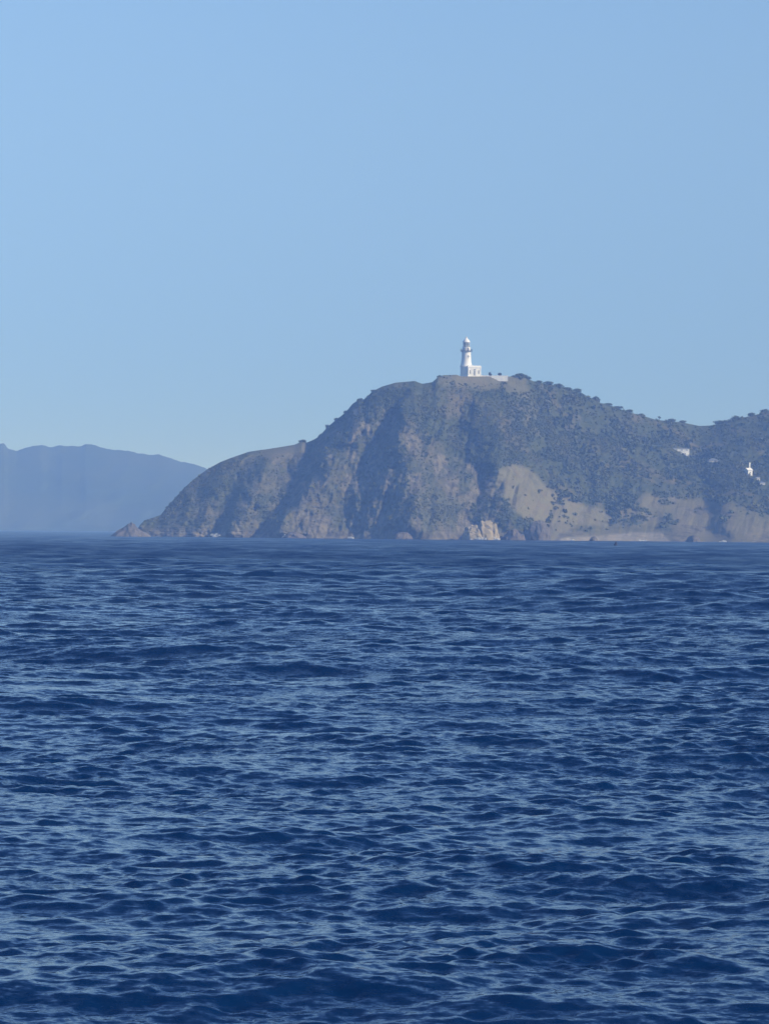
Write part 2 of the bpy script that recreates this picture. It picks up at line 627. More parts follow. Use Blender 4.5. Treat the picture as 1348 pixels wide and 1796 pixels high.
rock_w, grass_w, sand_w = cover(PXf, PYf)
zlow = 1 - smooth(1.5, 7.0, Zf + 2 * fbm(PXf / 12, PYf / 12, 31, 3))
rock_w = np.maximum(rock_w, zlow * (1 - sand_w))
head_me = mesh_from("headland", np.stack([Xf, Yf, Zf], -1).reshape(-1, 3), faces, None, True)
for nm, w in (("rock", rock_w), ("grass", grass_w), ("sand", sand_w)):
    vattr(head_me, nm, w)


def headland_material():
    m, n, p = new_mat("headland_ground")
    att = {k: nnode(n, 'ShaderNodeAttribute', attribute_name=k).outputs['Fac'] for k in ("rock", "grass", "sand")}
    big = noise_tex(n, 0.035, 5, 0.6)
    mid = noise_tex(n, 0.22, 5, 0.65)
    fin = noise_tex(n, 0.9, 4, 0.6)
    soil = mixc(n, ramp(n, mid.outputs['Fac'], 0.35, 0.68), (0.047, 0.061, 0.024), (0.084, 0.094, 0.039))
    soil = mixc(n, ramp(n, big.outputs['Fac'], 0.50, 0.70), soil, (0.135, 0.118, 0.062))
    rockc = mixc(n, ramp(n, mid.outputs['Fac'], 0.36, 0.62), (0.072, 0.067, 0.050), (0.192, 0.172, 0.118))
    rockc = mixc(n, ramp(n, fin.outputs['Fac'], 0.55, 0.75), rockc, (0.28, 0.245, 0.20))
    grassc = mixc(n, ramp(n, big.outputs['Fac'], 0.4, 0.62), (0.115, 0.11, 0.06), (0.20, 0.17, 0.11))
    grassc = mixc(n, ramp(n, mid.outputs['Fac'], 0.35, 0.70), (0.190, 0.180, 0.098), grassc)
    sandc = mixc(n, ramp(n, mid.outputs['Fac'], 0.35, 0.65), (0.34, 0.31, 0.245), (0.25, 0.235, 0.185))
    c = mixc(n, att["rock"], soil, rockc)
    c = mixc(n, att["grass"], c, grassc)
    c = mixc(n, att["sand"], c, sandc)
    n.links.new(c, p.inputs['Base Color'])
    p.inputs['Roughness'].default_value = 0.95
    p.inputs['Specular IOR Level'].default_value = 0.15
    b = nnode(n, 'ShaderNodeBump')
    b.inputs['Strength'].default_value = 0.7
    b.inputs['Distance'].default_value = 1.2
    n.links.new(fin.outputs['Fac'], b.inputs['Height'])
    n.links.new(b.outputs[0], p.inputs['Normal'])
    return m


head_me.materials.append(headland_material())
headland = tag(add("headland", head_me), "rocky scrub-covered headland sloping down to the sea", kind="structure")

# ------------------------------------------------------------------ far hills
FAR = [(-900, 800), (-700, 770), (-500, 800), (-320, 790), (-160, 772), (-60, 770), (-20, 776), (8, 778), (14, 788), (28, 790), (45, 786), (62, 782), (72, 780), (84, 784),
       (100, 783), (108, 780), (118, 782), (140, 782), (150, 778), (162, 781), (185, 787), (225, 791), (250, 796), (280, 798),
       (300, 804), (320, 811), (345, 815), (365, 824), (420, 850), (480, 868), (560, 890), (640, 915), (700, 934)]
fx, fy = np.array(FAR, float).T


def build_far():
    cs = np.arange(-900, 700, 3.5)
    T = np.linspace(0, 1, 70)
    P, TT = np.meshgrid(cs, T, indexing='ij')
    pr = np.interp(P, fx, fy) - 3.2 * fbm(P / 9, 0 * P, 0.5, 4, 0.6) * TT ** 14
    ys, yr = 3800.0, 4150 + 0 * P
    psh = py_of(P, ys, -3.0)
    py = psh + (np.minimum(pr, psh - 1) - psh) * TT
    Yq = ys + (yr - ys) * TT ** 1.1 - (1 - smooth(0.85, 1, TT)) * 42 * fbm(P / 90 + py / 120, py / 70, 3.0, 3, 0.45) * smooth(0, 0.1, TT)
    a, e = ray(P, py)
    Xq, Zq = a * Yq, HC + e * Yq
    Xb, Yb, Zb = [Xq], [Yq], [Zq]
    for d, f in ((60, 0.9), (200, 0.6), (500, -0.03)):
        Xb.append(Xq[:, -1:] * (1 + d / 4150)), Yb.append(Yq[:, -1:] + d), Zb.append(Zq[:, -1:] * f)
    Xq, Yq, Zq = (np.concatenate(v, 1) for v in (Xb, Yb, Zb))
    a_, b_ = Xq.shape
    ix = np.arange(a_ * b_, dtype=np.int32).reshape(a_, b_)
    fc = np.stack([ix[:-1, :-1], ix[1:, :-1], ix[1:, 1:], ix[:-1, 1:]], -1).reshape(-1, 4)
    return mesh_from("far_hills", np.stack([Xq, Yq, Zq], -1).reshape(-1, 3), fc, plain_mat("far_forest", (0.032, 0.052, 0.030), (0.048, 0.064, 0.04), 0.012, 0.95, 0.1))


tag(add("far_hills", build_far()), "hazy blue wooded hills far behind the headland", kind="structure")

# ------------------------------------------------------------------ foliage
def foliage_mat(name, a, b):
    m, n, p = new_mat(name)
    inf = nnode(n, 'ShaderNodeObjectInfo')
    t = noise_tex(n, 0.33, 3)
    t2 = noise_tex(n, 2.2, 2)
    c = mixc(n, ramp(n, t.outputs['Fac'], 0.32, 0.68), a, b)
    t3 = noise_tex(n, 0.045, 4, 0.6)
    c = mixc(n, ramp(n, t3.outputs['Fac'], 0.46, 0.66), c, tuple(v * k for v, k in zip(b, (1.6, 1.35, 1.3))))
    c = mixc(n, ramp(n, t2.outputs['Fac'], 0.45, 0.8), c, tuple(min(1, v * 1.6) for v in b))
    n.links.new(c, p.inputs['Base Color'])
    p.inputs['Roughness'].default_value = 0.75
    p.inputs['Specular IOR Level'].default_value = 0.2
    return m


M_SCRUB = foliage_mat("scrub_leaves", (0.050, 0.067, 0.025), (0.090, 0.103, 0.041))
M_TREE = foliage_mat("tree_leaves", (0.034, 0.052, 0.020), (0.066, 0.084, 0.036))
M_BARK = plain_mat("bark", (0.14, 0.11, 0.085), (0.08, 0.065, 0.05), 3.0, 0.95, 0.1)


def leaf_cloud(centres, radii, per, leaf, g):
    """many small leaf-clump faces through ellipsoids: (N,3) centres, (N,3) radii"""
    n = len(centres)
    d = g.standard_normal((n, per, 3))
    d /= np.linalg.norm(d, axis=-1, keepdims=True)
    rad = g.random((n, per, 1)) ** 0.45
    low = d[..., 2:3] < -0.7
    d[..., 2:3] = np.where(low, -0.7 * g.random((n, per, 1)), d[..., 2:3])
    lob = 1 + 0.28 * np.sin(d[..., 0:1] * 5 + d[..., 1:2] * 4 + centres[:, None, 0:1]) * np.cos(d[..., 2:3] * 5 + centres[:, None, 1:2])
    c = centres[:, None, :] + d * rad * lob * radii[:, None, :]
    nrm = d + 0.7 * g.standard_normal(d.shape)
    nrm /= np.linalg.norm(nrm, axis=-1, keepdims=True)
    ref = g.standard_normal(d.shape)
    u = np.cross(nrm, ref)
    u /= np.linalg.norm(u, axis=-1, keepdims=True) + 1e-9
    v = np.cross(nrm, u)
    s = leaf * (0.6 + 0.8 * g.random((n, per, 1))) * radii.mean(1)[:, None, None]
    a = c + u * s
    b = c - u * s * 0.5 + v * s * 0.85
    e = c - u * s * 0.5 - v * s * 0.85
    vv = np.stack([a, b, e], 2).reshape(-1, 3)
    return vv, np.arange(len(vv), dtype=np.int32).reshape(-1, 3)


def scatter_scrub(n, seed):
    g = np.random.default_rng(seed)
    px = g.uniform(250, 1440, n * 4)
    t = g.uniform(0.04, 0.995, n * 4)
    # even by area: taller columns get more
    pr = np.interp(px, rx, ry)
    keep = g.random(len(px)) < (945 - pr) / 290
    px, t = px[keep], t[keep]
    x, y, z, qx, qy = surf_point(px, t)
    rk, gr, sd = cover(qx, qy)
    dens = 1.0 - 0.88 * rk - 0.94 * gr - 1.0 * sd
    dens *= 0.16 + 1.0 * smooth(-0.20, 0.14, fbm(qx / 35, qy / 25, 41.0, 3))
    dens *= smooth(4, 12, z)
    dens *= np.where((qx > 796) & (qx < 905) & (t > 0.955), 0, 1)
    keep = g.random(len(px)) < dens
    x, y, z, qx, t = (v[keep][:n] for v in (x, y, z, qx, t))
    rgt = smooth(850, 980, qx)
    clump = smooth(-0.05, 0.3, fbm(qx / 22, t * 9, 61.0, 3))
    size = 0.76 * (0.45 + 0.55 * g.random(len(x)) ** 2 + 0.9 * clump * g.random(len(x))) * (0.75 + 0.7 * rgt)
    size = size * np.where((t > 0.97) & (rgt < 0.3), 0.75, 1)
    c = np.stack([x, y, z + size * 0.35], -1)
    r_ = np.stack([size * g.uniform(0.9, 1.5, len(x)), size * g.uniform(0.9, 1.4, len(x)), size * g.uniform(0.7, 1.05, len(x))], -1)
    v, f = leaf_cloud(c, r_, 23, 0.55, g)
    return mesh_from("scrub", v, f, M_SCRUB, False)


tag(add("scrub", scatter_scrub(14500, 3)), "dense green coastal scrub covering the headland slopes", "scrub", kind="stuff")


def surf_at(px, py):
    """ground point seen in the photograph at (px, py)"""
    pr = float(np.interp(px, rx, ry))
    ps = float(py_of(px, kinterp(YS_K, px), -2.5))
    t = min(max((ps - py) / (ps - pr), 0.0), 1.0)
    q = surf_point(np.array([float(px)]), np.array([t]))
    return Vector((float(q[0][0]), float(q[1][0]), float(q[2][0])))


# ------------------------------------------------------------------ mesh parts
def bm_box(bm, x0, x1, y0, y1, z0, z1):
    v = [bm.verts.new(p) for p in ((x0, y0, z0), (x1, y0, z0), (x1, y1, z0), (x0, y1, z0), (x0, y0, z1), (x1, y0, z1), (x1, y1, z1), (x0, y1, z1))]
    for f in ((3, 2, 1, 0), (4, 5, 6, 7), (0, 1, 5, 4), (1, 2, 6, 5), (2, 3, 7, 6), (3, 0, 4, 7)):
        bm.faces.new([v[i] for i in f])


def bm_lathe(bm, prof, seg=40, cap=True):
    rings = []
    for r_, z in prof:
        rings.append([bm.verts.new((r_ * math.cos(2 * math.pi * k / seg), r_ * math.sin(2 * math.pi * k / seg), z)) for k in range(seg)])
    for a, b in zip(rings[:-1], rings[1:]):
        for k in range(seg):
            bm.faces.new((a[k], a[(k + 1) % seg], b[(k + 1) % seg], b[k]))
    if cap:
        bm.faces.new(rings[0][::-1])
        bm.faces.new(rings[-1])


def bm_rod(bm, p, q, r0, r1=None, seg=6):
    p, q = Vector(p), Vector(q)
    r1 = r0 if r1 is None else r1
    ax = (q - p).normalized()
    u = ax.orthogonal().normalized()
    w = ax.cross(u)
    a, b = [], []
    for k in range(seg):
        c = math.cos(2 * math.pi * k / seg) * u + math.sin(2 * math.pi * k / seg) * w
        a.append(bm.verts.new(p + c * r0))
        b.append(bm.verts.new(q + c * r1))
    for k in range(seg):
        bm.faces.new((a[k], a[(k + 1) % seg], b[(k + 1) % seg], b[k]))
    bm.faces.new(a[::-1])
    bm.faces.new(b)


def part(name, fill, mat, parent, smooth_shade=False, bevel=0.0):
    bm = bmesh.new()
    fill(bm)
    bmesh.ops.recalc_face_normals(bm, faces=bm.faces)
    if bevel:
        bmesh.ops.bevel(bm, geom=bm.edges[:], offset=bevel, segments=1, affect='EDGES')
    me = bpy.data.meshes.new(name)
    bm.to_mesh(me)
    bm.free()
    if smooth_shade:
        me.polygons.foreach_set('use_smooth', [True] * len(me.polygons))
        try:
            me.set_sharp_from_angle(angle=R(35))
        except Exception:
            pass
    me.materials.append(mat)
    return add(name, me, parent)


M_WHITE = plain_mat("white_paint", (0.88, 0.88, 0.86), (0.82, 0.82, 0.80), 0.5, 0.6, 0.3)
M_GREYTRIM = plain_mat("grey_iron", (0.09, 0.10, 0.12), (0.06, 0.065, 0.08), 0.8, 0.5, 0.4)
M_WINDOW = plain_mat("dark_window", (0.26, 0.28, 0.30), (0.18, 0.20, 0.22), 0.8, 0.15, 0.5)
M_GLASS = plain_mat("lantern_glass", (0.20, 0.24, 0.26), (0.13, 0.16, 0.18), 0.7, 0.12, 0.5)
M_ROOFGREY = plain_mat("grey_roof", (0.19, 0.21, 0.24), (0.15, 0.17, 0.20), 0.4, 0.6, 0.3)
M_ROOFPALE = plain_mat("pale_roof", (0.36, 0.36, 0.36), (0.28, 0.28, 0.29), 0.4, 0.6, 0.3)
M_WALLPALE = plain_mat("pale_render", (0.58, 0.57, 0.53), (0.46, 0.45, 0.42), 0.4, 0.8, 0.2)


def add_window(parent, x, y, z, w, h, frame=0.12, name="window"):
    """window set into a wall facing -y: pane with frame and sill as sub-parts"""
    wn = part(name, lambda b: bm_box(b, x - w / 2, x + w / 2, y - 0.03, y + 0.1, z, z + h), M_WINDOW, parent)

    def fr(b):
        bm_box(b, x - w / 2 - frame, x - w / 2, y - 0.08, y + 0.1, z - frame, z + h + frame)
        bm_box(b, x + w / 2, x + w / 2 + frame, y - 0.08, y + 0.1, z - frame, z + h + frame)
        bm_box(b, x - w / 2, x + w / 2, y - 0.08, y + 0.1, z + h, z + h + frame)
        bm_box(b, x - w / 2, x + w / 2, y - 0.08, y + 0.1, z - frame, z)
        bm_box(b, x - 0.03, x + 0.03, y - 0.06, y - 0.03, z, z + h)
    part("frame", fr, M_WHITE, wn)
    part("sill", lambda b: bm_box(b, x - w / 2 - 0.2, x + w / 2 + 0.2, y - 0.2, y + 0.05, z - frame - 0.12, z - frame), M_WHITE, wn)
    return wn


# ------------------------------------------------------------------ lighthouse
def build_lighthouse():
    base = at(817, 660.6, 1750.0)
    L = thing("lighthouse", "white round lighthouse tower with square entrance building on the headland summit", "lighthouse", base, R(22))
    part("plinth", lambda b: bm_lathe(b, [(3.55, -3.0), (3.55, 0.5), (3.4, 0.62)], 48), M_WHITE, L, True)
    part("base_drum", lambda b: bm_lathe(b, [(3.3, 0.62), (3.25, 5.2)], 48), M_WHITE, L, True)
    part("base_cornice", lambda b: bm_lathe(b, [(3.25, 5.2), (3.6, 5.45), (3.6, 5.75), (3.4, 5.9), (3.4, 6.3), (3.3, 6.35)], 48), M_WHITE, L, True)
    tw = part("tower", lambda b: bm_lathe(b, [(3.25, 6.35), (3.0, 7.2), (2.82, 8.2), (2.72, 9.4), (2.62, 11.2), (2.52, 13.3), (2.55, 13.5), (2.78, 13.9), (2.95, 14.15)], 56), M_WHITE, L, True)
    w = add_window(tw, 0.1, -2.66, 10.6, 0.7, 1.3)
    g = part("gallery", lambda b: bm_lathe(b, [(2.9, 14.15), (3.45, 14.22), (3.45, 14.48), (2.2, 14.5)], 56), M_GREYTRIM, L, True)

    for z in (14.95, 15.4):
        part("handrail", lambda b: bm_lathe(b, [(3.30, z - 0.035), (3.37, z - 0.035), (3.37, z + 0.035), (3.30, z + 0.035), (3.30, z - 0.035)], 36, False), M_GREYTRIM, g)
    for k in range(18):
        a0 = 2 * math.pi * k / 18
        part("railing_post", lambda b: bm_rod(b, (3.33 * math.cos(a0), 3.33 * math.sin(a0), 14.49), (3.33 * math.cos(a0), 3.33 * math.sin(a0), 15.42), 0.04, seg=6), M_GREYTRIM, g)
    lr = part("lantern_room", lambda b: bm_lathe(b, [(2.25, 14.5), (2.25, 16.2), (2.35, 16.3), (2.35, 16.55), (1.9, 16.6)], 48), M_WHITE, L, True)
    part("lantern_door", lambda b: bm_box(b, -0.4, 0.4, -2.29, -2.0, 14.55, 16.1), M_GREYTRIM, lr)
    ln = part("lantern_core", lambda b: bm_lathe(b, [(0.8, 16.6), (1.0, 17.2), (1.0, 18.3), (0.7, 18.9)], 24), M_GLASS, L, True)
    N = 12
    for k in range(N):
        a0, a1 = 2 * math.pi * (k + 0.06) / N, 2 * math.pi * (k + 0.94) / N

        def pane(b):
            for z0, z1 in ((16.62, 17.85), (17.93, 19.15)):
                p = [(1.8 * math.cos(a), 1.8 * math.sin(a), z) for a, z in ((a0, z0), (a1, z0), (a1, z1), (a0, z1))]
                q = [(1.77 * math.cos(a), 1.77 * math.sin(a), z) for a, z in ((a0, z0), (a1, z0), (a1, z1), (a0, z1))]
                P_ = [b.verts.new(c) for c in p]
                Q_ = [b.verts.new(c) for c in q]
                b.faces.new(P_)
                b.faces.new(Q_[::-1])
                for i in range(4):
                    b.faces.new((P_[i], P_[(i + 1) % 4], Q_[(i + 1) % 4], Q_[i]))
        part("pane", pane, M_GLASS, L)
        am = 2 * math.pi * k / N
        part("glazing_bar", lambda b: bm_rod(b, (1.82 * math.cos(am), 1.82 * math.sin(am), 16.6), (1.82 * math.cos(am), 1.82 * math.sin(am), 19.2), 0.06, seg=6), M_WHITE, L)
    rf = part("roof", lambda b: bm_lathe(b, [(1.9, 19.15), (2.15, 19.2), (2.1, 19.45), (1.75, 20.1), (1.2, 20.9), (0.62, 21.5), (0.34, 21.75)], 40), M_WHITE, L, True)
    part("vent_ball", lambda b: bm_lathe(b, [(0.3, 21.75), (0.45, 21.95), (0.45, 22.15), (0.25, 22.4), (0.08, 22.5)], 20), M_WHITE, rf, True)
    part("lightning_rod", lambda b: bm_rod(b, (0, 0, 22.5), (0, 0, 23.3), 0.05, 0.02), M_GREYTRIM, rf)
    # square entrance building on the right of the tower
    x0, x1, y0, y1 = -1.2, 6.8, -5.2, 2.2
    part("entrance_wall", lambda b: bm_box(b, x0, x1, y0, y1, -3.0, 5.2), M_WHITE, L)
    part("entrance_plinth", lambda b: bm_box(b, x0 - 0.12, x1 + 0.12, y0 - 0.12, y1 + 0.12, -3.1, 0.55), M_WHITE, L)
    part("cornice", lambda b: (bm_box(b, x0 - 0.3, x1 + 0.3, y0 - 0.3, y1 + 0.3, 4.95, 5.3)), M_WHITE, L)

    pp = part("parapet", lambda b: bm_box(b, x0 - 0.05, x1 + 0.05, y0 - 0.05, y1 + 0.05, 5.3, 5.85), M_WHITE, L)
    for k in range(9):
        xa = x0 + 0.05 + k * (x1 - x0 - 0.1 - 0.5) / 8
        part("merlon", lambda b: bm_box(b, xa, xa + 0.5, y0, y0 + 0.35, 5.85, 6.25), M_WHITE, pp)
    for px_ in (x0 + 0.35, 1.45, 4.05, x1 - 0.35):
        part("pilaster", lambda b: bm_box(b, px_ - 0.22, px_ + 0.22, y0 - 0.16, y0 + 0.05, 0.55, 4.95), M_WHITE, L)
    add_window(L, 0.2, y0, 1.4, 0.75, 2.2)
    add_window(L, 5.35, y0, 1.6, 0.8, 2.0)
    d = part("door", lambda b: bm_box(b, 2.2, 3.3, y0 - 0.05, y0 + 0.1, 0.56, 3.3), M_WINDOW, L)
    part("fanlight", lambda b: bm_box(b, 2.2, 3.3, y0 - 0.06, y0 + 0.1, 3.45, 4.1), M_GLASS, d)

    def dfr(b):
        bm_box(b, 2.0, 2.2, y0 - 0.12, y0 + 0.1, 0.56, 4.3)
        bm_box(b, 3.3, 3.5, y0 - 0.12, y0 + 0.1, 0.56, 4.3)
        bm_box(b, 2.2, 3.3, y0 - 0.12, y0 + 0.1, 4.1, 4.3)
    part("door_frame", dfr, M_WHITE, d)
    return base


LH = build_lighthouse()

# low white wall beside the lighthouse
def build_wall():
    p = at(867, 660.4, 1750.0)
    W = thing("low_wall", "low white boundary wall on the summit right of the lighthouse", "wall", p)
    part("wall_body", lambda b: bm_box(b, -7.4, 7.4, -0.15, 0.15, -2.5, 0.55), M_WHITE, W)
    part("coping", lambda b: bm_box(b, -7.5, 7.5, -0.22, 0.22, 0.55, 0.66), M_WHITE, W)
    for k in range(6):
        part("pier", lambda b: bm_box(b, -7.4 + k * 2.86, -6.9 + k * 2.86, -0.25, 0.25, -2.5, 0.82), M_WHITE, W)


build_wall()

# ------------------------------------------------------------------ trees and shrubs told apart on the skyline
def tree_meshes(seed, h, w, thin=False):
    """crown and trunk of a wind-shaped coastal tree of height h and half-width w"""
    g = np.random.default_rng(seed)
    bm = bmesh.new()
    th = h * (0.45 if thin else 0.18)
    lean = g.uniform(-0.12, 0.12) * h
    bm_rod(bm, (0, 0, -1.0), (lean * 0.5, 0, th), 0.055 * h ** 0.8 + 0.05, 0.035 * h ** 0.8 + 0.03, 7)
    cs, rs = [], []
    nl = 4 if thin else 8
    for k in range(nl):
        a = 2 * math.pi * (k + g.random() * 0.7) / nl
        rr = w * g.uniform(0.3, 0.72)
        tip = Vector((lean * 0.5 + rr * math.cos(a), rr * math.sin(a), th + (h - th) * g.uniform(0.08, 0.62)))
        bm_rod(bm, (lean * 0.45, 0, th * g.uniform(0.55, 0.95)), tip, 0.03 * h ** 0.8 + 0.02, 0.012, 5)
        cs.append(tuple(tip))
        rs.append((w * g.uniform(0.36, 0.55), w * g.uniform(0.36, 0.55), (h - th) * g.uniform(0.30, 0.44)))
    cs.append((lean * 0.6, 0, th + (h - th) * 0.62))
    rs.append((w * 0.6, w * 0.6, (h - th) * 0.42))
    tm = bpy.data.meshes.new("trunk")
    bm.to_mesh(tm)
    bm.free()
    tm.materials.append(M_BARK)
    v, f = leaf_cloud(np.array(cs), np.array(rs), 60 if thin else 75, 0.26, g)
    return tm, mesh_from("crown", v, f, M_TREE, False)


ORD = ["first", "second", "third", "fourth", "fifth", "sixth", "seventh", "eighth", "ninth", "tenth", "eleventh", "twelfth",
       "thirteenth", "fourteenth", "fifteenth", "sixteenth", "seventeenth", "eighteenth", "nineteenth", "twentieth"]


def plant_tree(px, hpx, wpx, label, seed, group, name="tree", thin=False):
    x, y, z, _, _ = surf_point(np.array([float(px)]), np.array([1.0]))
    y0 = float(y[0]) + 0.6
    T = thing(name, label, "tree" if name == "tree" else "shrub", (float(x[0]), y0, float(z[0]) - (0.15 if thin or name != 'tree' else (0.3 if px > 800 else 0.62) * hpx * y0 / FPX)), 0.0, group)
    k = y0 / FPX
    tm, cm = tree_meshes(seed, hpx * k * (1.2 if px < 900 else 0.85 + 0.35 * ((seed * 37) % 10) / 10), wpx * k * (0.5 if thin or px < 900 else 0.58), thin)
    add("trunk", tm, T)
    add("crown", cm, T)


RIGHT_TREES = [(901, 5, 11), (911, 9, 20), (924, 7, 15), (944, 6, 16), (961, 6, 16), (979, 6, 18), (996, 5, 13), (1012, 7, 16), (1044, 8, 15),
               (1066, 5, 15), (1083, 6, 16), (1103, 7, 14), (1124, 5, 14), (1156, 9, 7), (1177, 6, 15), (1196, 5, 14), (1262, 7, 17),
               (1288, 7, 16), (1317, 8, 15), (1340, 9, 20)]
special = {1: "big rounded dark tree on the summit just right of the lighthouse", 8: "dark rounded tree standing out at the kink of the right-hand ridge",
           13: "lone slim tree poking above the right-hand ridge near the saddle", 19: "tree at the right edge on the rising far ridge"}
for i, (px, h, w) in enumerate(RIGHT_TREES):
    lab = special.get(i, "dark green tree on the ridge right of the lighthouse, %s along from the tower" % ORD[i])
    plant_tree(px, h, w, lab, 100 + i, "trees along the right-hand ridge", thin=(i == 13))
LEFT_TREES = [(531, 6, 16), (561, 6, 9), (575, 7, 10), (590, 5, 10), (606, 5, 9), (631, 5, 14), (655, 4, 14), (771, 4, 11)]
for i, (px, h, w) in enumerate(LEFT_TREES):
    lab = "low windswept tree on the left-hand skyline, %s counting up from the sea" % ORD[i]
    plant_tree(px, h, w, lab, 200 + i, "trees along the left-hand skyline")
for i, (px, h, w, lab) in enumerate(((859, 7, 7, "small dark shrub rising over the low white wall, nearer the lighthouse"),
                                     (876, 6, 8, "small dark shrub rising over the low white wall, farther from the lighthouse"))):
    plant_tree(px, h, w, lab, 300 + i, "shrubs behind the white wall", "shrub")


# ------------------------------------------------------------------ houses among the trees
def house(px, py, w, d, h, label, wall, roofm, roof_h=1.2, hip=True, rz=0.0, wins=2, chimney=None, wing=None, lower=None, cat="house"):
    p = surf_at(px, py)
    H = thing("house", label, cat, (p.x, p.y + d * 0.25, p.z), rz)
    part("wall", lambda b: bm_box(b, -w / 2, w / 2, -d / 2, d / 2, -4.0, h), wall, H)

    def roof(b):
        e = 0.35
        z0 = h + 0.01
        c = [b.verts.new(q) for q in ((-w / 2 - e, -d / 2 - e, z0), (w / 2 + e, -d / 2 - e, z0), (w / 2 + e, d / 2 + e, z0), (-w / 2 - e, d / 2 + e, z0))]
        ins = min(w, d) / 2 if hip else 0.0
        r0 = b.verts.new((-w / 2 - e + ins, 0, z0 + roof_h))
        r1 = b.verts.new((w / 2 + e - ins, 0, z0 + roof_h))
        b.faces.new(c[::-1])
        b.faces.new((c[0], c[1], r1, r0))
        b.faces.new((c[2], c[3], r0, r1))
        b.faces.new((c[1], c[2], r1))
        b.faces.new((c[3], c[0], r0))
    rf = part("roof", roof, roofm, H)
    for k in range(wins):
        add_window(H, -w / 2 + w * (k + 0.5) / wins, -d / 2, h * 0.3, min(1.0, w / wins * 0.45), h * 0.36, 0.08)
    if chimney:
        cx, cw, ch = chimney
        ck = part("chimney", lambda b: bm_box(b, cx - cw / 2, cx + cw / 2, -0.1, cw - 0.1, h - 0.5, h + ch), wall, rf)
    if wing:
        wx_, ww, wh = wing
        wg = part("wing", lambda b: bm_box(b, wx_ - ww / 2, wx_ + ww / 2, -d * 0.35, d * 0.35, -4, wh), wall, H)
        part("wing_roof", lambda b: bm_box(b, wx_ - ww / 2 - 0.2, wx_ + ww / 2 + 0.2, -d * 0.35 - 0.2, d * 0.35 + 0.2, wh + 0.003, wh + 0.25), roofm, wg)
    if lower:
        lx, lw, lz, lh = lower
        part("porch", lambda b: bm_box(b, lx - lw / 2, lx + lw / 2, -d / 2 - 2.2, -d / 2 - 0.004, lz, lz + lh), wall, H)
    return H


house(1190, 791.5, 12.0, 5, 1.6, "long low white house among the trees on the right-hand slope", M_WHITE, M_ROOFPALE, 0.4, True, R(1), 4,
      wing=(-7.4, 2.6, 2.7), lower=(4.4, 1.2, -3.2, 1.5))
house(1312, 833, 3.0, 4.0, 2.6, "small bright white cottage with tall slim chimney near the right edge", M_WHITE, M_WHITE, 1.5, False, R(28), 1,
      chimney=(1.0, 0.7, 4.6))
house(1250, 813, 6.0, 5, 1.8, "grey-blue hipped roof of a house between the white house and the cottage", M_WALLPALE, M_ROOFGREY, 1.3, True, R(10), 2)
house(1328, 843, 2.0, 2.4, 1.6, "tiny pale hut just below the bright white cottage", M_WALLPALE, M_ROOFPALE, 0.5, False, R(20), 1, cat="hut")
house(1336, 850, 3.0, 2.4, 1.3, "pale low-roofed hut farthest down the slope at the right edge", M_WALLPALE, M_ROOFGREY, 0.5, True, R(12), 1, cat="hut")


# ------------------------------------------------------------------ rocks at the foot of the cliffs
def rock_mat(name, a, b):
    m, n, p = new_mat(name)
    t = noise_tex(n, 0.35, 5, 0.65)
    t2 = noise_tex(n, 1.4, 4, 0.6)
    c = mixc(n, ramp(n, t.outputs['Fac'], 0.35, 0.65), a, b)
    c = mixc(n, ramp(n, t2.outputs['Fac'], 0.5, 0.72), c, tuple(v * 0.55 for v in a))
    n.links.new(c, p.inputs['Base Color'])
    p.inputs['Roughness'].default_value = 0.9
    p.inputs['Specular IOR Level'].default_value = 0.2
    return m


M_PALEROCK = rock_mat("pale_rock", (0.34, 0.285, 0.175), (0.38, 0.33, 0.225))
M_DARKROCK = rock_mat("dark_rock", (0.10, 0.095, 0.085), (0.17, 0.15, 0.125))
M_BROWNROCK = rock_mat("brown_rock", (0.11, 0.095, 0.08), (0.17, 0.145, 0.12))


def rock(px, base_py, Y, wpx, hpx, dm, label, mat, seed, name="rock", peak=0.0, jag=0.3, block=1.0):
    k = Y / FPX
    w, h = wpx * k / 2, hpx * k
    p = at(px, base_py, Y)
    bm = bmesh.new()
    bmesh.ops.create_icosphere(bm, subdivisions=4, radius=1.0)
    co = np.array([v.co[:] for v in bm.verts])
    if block < 1:
        co = np.sign(co) * np.abs(co) ** block
    zz = np.clip(co[:, 2], -0.25, 1)
    n1 = fbm(co[:, 0] * 1.3 + seed, co[:, 1] * 1.3, co[:, 2] * 1.3, 5, 0.55)
    rd = 1 - np.abs(fbm(co[:, 0] * 2.4, co[:, 1] * 2.4 + seed, co[:, 2] * 1.2, 4, 0.6)) * 2
    s = 1 + jag * (n1 * 1.3 + rd * 0.5)
    tp = 1 - peak * np.clip(zz, 0, 1)
    pos = np.stack([co[:, 0] * s * tp * w, co[:, 1] * s * tp * dm, zz * s * h], -1)
    for v, q in zip(bm.verts, pos):
        v.co = q
    me = bpy.data.meshes.new(name)
    bm.to_mesh(me)
    bm.free()
    me.materials.append(mat)
    o = add(name, me, None, (p.x, p.y, -0.3))
    return tag(o, label, "rock")


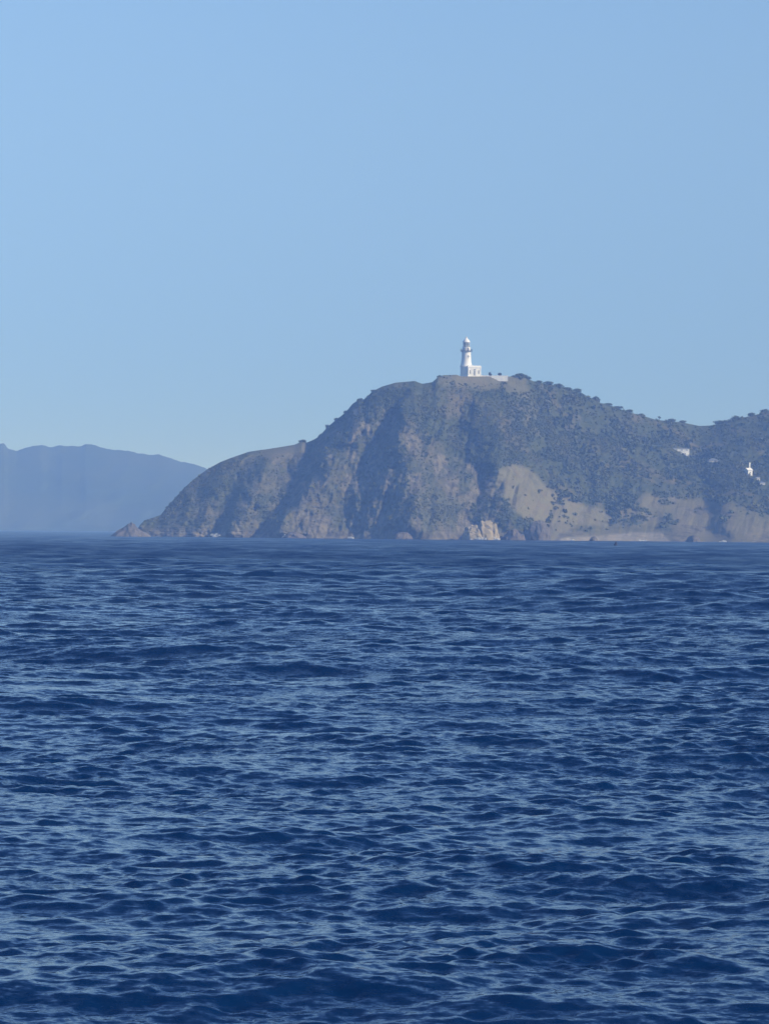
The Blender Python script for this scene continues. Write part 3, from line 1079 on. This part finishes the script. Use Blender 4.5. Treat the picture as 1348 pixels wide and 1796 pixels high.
rock(229, 936, 1590, 62, 24, 7, "pointed dark sea rock standing alone off the left tip of the headland", M_DARKROCK, 3, peak=0.75, jag=0.22)
rock(855, 940, 1613, 38, 30, 7, "tall pale pinkish rock at the waterline below the grassy slope", M_PALEROCK, 8, peak=0.15, jag=0.3, block=0.55)
rock(831, 940, 1609, 34, 22, 5, "lower pale rock leaning left of the tall pinkish rock at the waterline", M_PALEROCK, 12, peak=0.1, jag=0.35, block=0.6)
rock(945, 940, 1632, 42, 33, 7, "dark rounded rock mound at the left end of the beach", M_DARKROCK, 21, peak=0.05, jag=0.2)
rock(901, 942, 1626, 36, 16, 5, "low brown boulder between the pale rocks and the dark mound", M_BROWNROCK, 25, peak=0.1, jag=0.35)
rock(1040, 944, 1628, 15, 8, 2.5, "small dark rock alone on the beach", M_DARKROCK, 31, peak=0.3, jag=0.3)
rock(1216, 946, 1630, 24, 12, 4, "dark rock at the foot of the bluff right of the beach", M_DARKROCK, 37, peak=0.3, jag=0.35)
rock(706, 940, 1594, 30, 12, 4, "low brown rock at the cliff foot beneath the lighthouse", M_BROWNROCK, 41, peak=0.3, jag=0.35)
rock(516, 938, 1598, 34, 11, 4, "low brown rock at the foot of the left-hand cliff", M_BROWNROCK, 45, peak=0.3, jag=0.35)


# ------------------------------------------------------------------ surf and a float on the water
def surf():
    g = np.random.default_rng(5)
    cs, rs = [], []
    for px, Yk, wpx, hz in [(378, 1626, 9, 1.6), (697, 1596, 6, 1.0), (840, 1604, 14, 1.0), (868, 1606, 8, 0.8), (1003, 1630, 5, 0.5), (1128, 1630, 7, 0.5), (500, 1600, 6, 1.0), (615, 1592, 5, 0.8), (1268, 1628, 7, 0.8)]:
        p = at(px, 940, Yk)
        n = int(6 + wpx * 1.5)
        for _ in range(n):
            cs.append((p.x + g.normal() * wpx * 0.12, p.y + g.normal() * 0.6, 0.1 + abs(g.normal()) * hz * 0.5))
            rs.append((0.9, 0.7, 0.25 + 0.2 * hz))
    v, f = leaf_cloud(np.array(cs), np.array(rs), 20, 0.35, g)
    return mesh_from("surf", v, f, plain_mat("foam", (0.75, 0.77, 0.78), (0.62, 0.66, 0.70), 1.0, 0.9, 0.1), False)


tag(add("surf", surf()), "thin white surf along the rocks and beach", "surf", kind="stuff")


def build_float():
    p = at(1079, 957, 1000)
    o = part("buoy", lambda b: bm_lathe(b, [(0.5, -0.4), (0.62, 0.1), (0.5, 0.35), (0.28, 0.8), (0.1, 1.2), (0.02, 1.25)], 20), plain_mat("black_float", (0.015, 0.017, 0.02), (0.03, 0.03, 0.035), 2.0, 0.7, 0.2), None, True)
    o.location = (p.x, p.y, 0.45)
    o.rotation_euler = (0.1, 0.15, 0)
    tag(o, "small dark pointed float on the water off the beach", "buoy")


build_float()


# ------------------------------------------------------------------ haze
def build_haze():
    bm = bmesh.new()
    bmesh.ops.create_cube(bm, size=1.0)
    for v in bm.verts:
        v.co.x *= 19000
        v.co.y *= 19000
        v.co.z = -5.0 if v.co.z < 0 else 185.0
    me = bpy.data.meshes.new("haze")
    bm.to_mesh(me)
    bm.free()
    m = bpy.data.materials.new("haze_air")
    m.use_nodes = True
    n = m.node_tree
    n.nodes.clear()
    out = n.nodes.new('ShaderNodeOutputMaterial')
    v = n.nodes.new('ShaderNodeVolumePrincipled')
    v.inputs['Color'].default_value = (0.25, 0.46, 1.0, 1)
    v.inputs['Absorption Color'].default_value = (1, 1, 1, 1)
    v.inputs['Density'].default_value = 0.00033
    v.inputs['Anisotropy'].default_value = -0.25
    n.links.new(v.outputs[0], out.inputs['Volume'])
    me.materials.append(m)
    tag(add("haze", me), "thin blue sea haze over the water", kind="stuff")


build_haze()
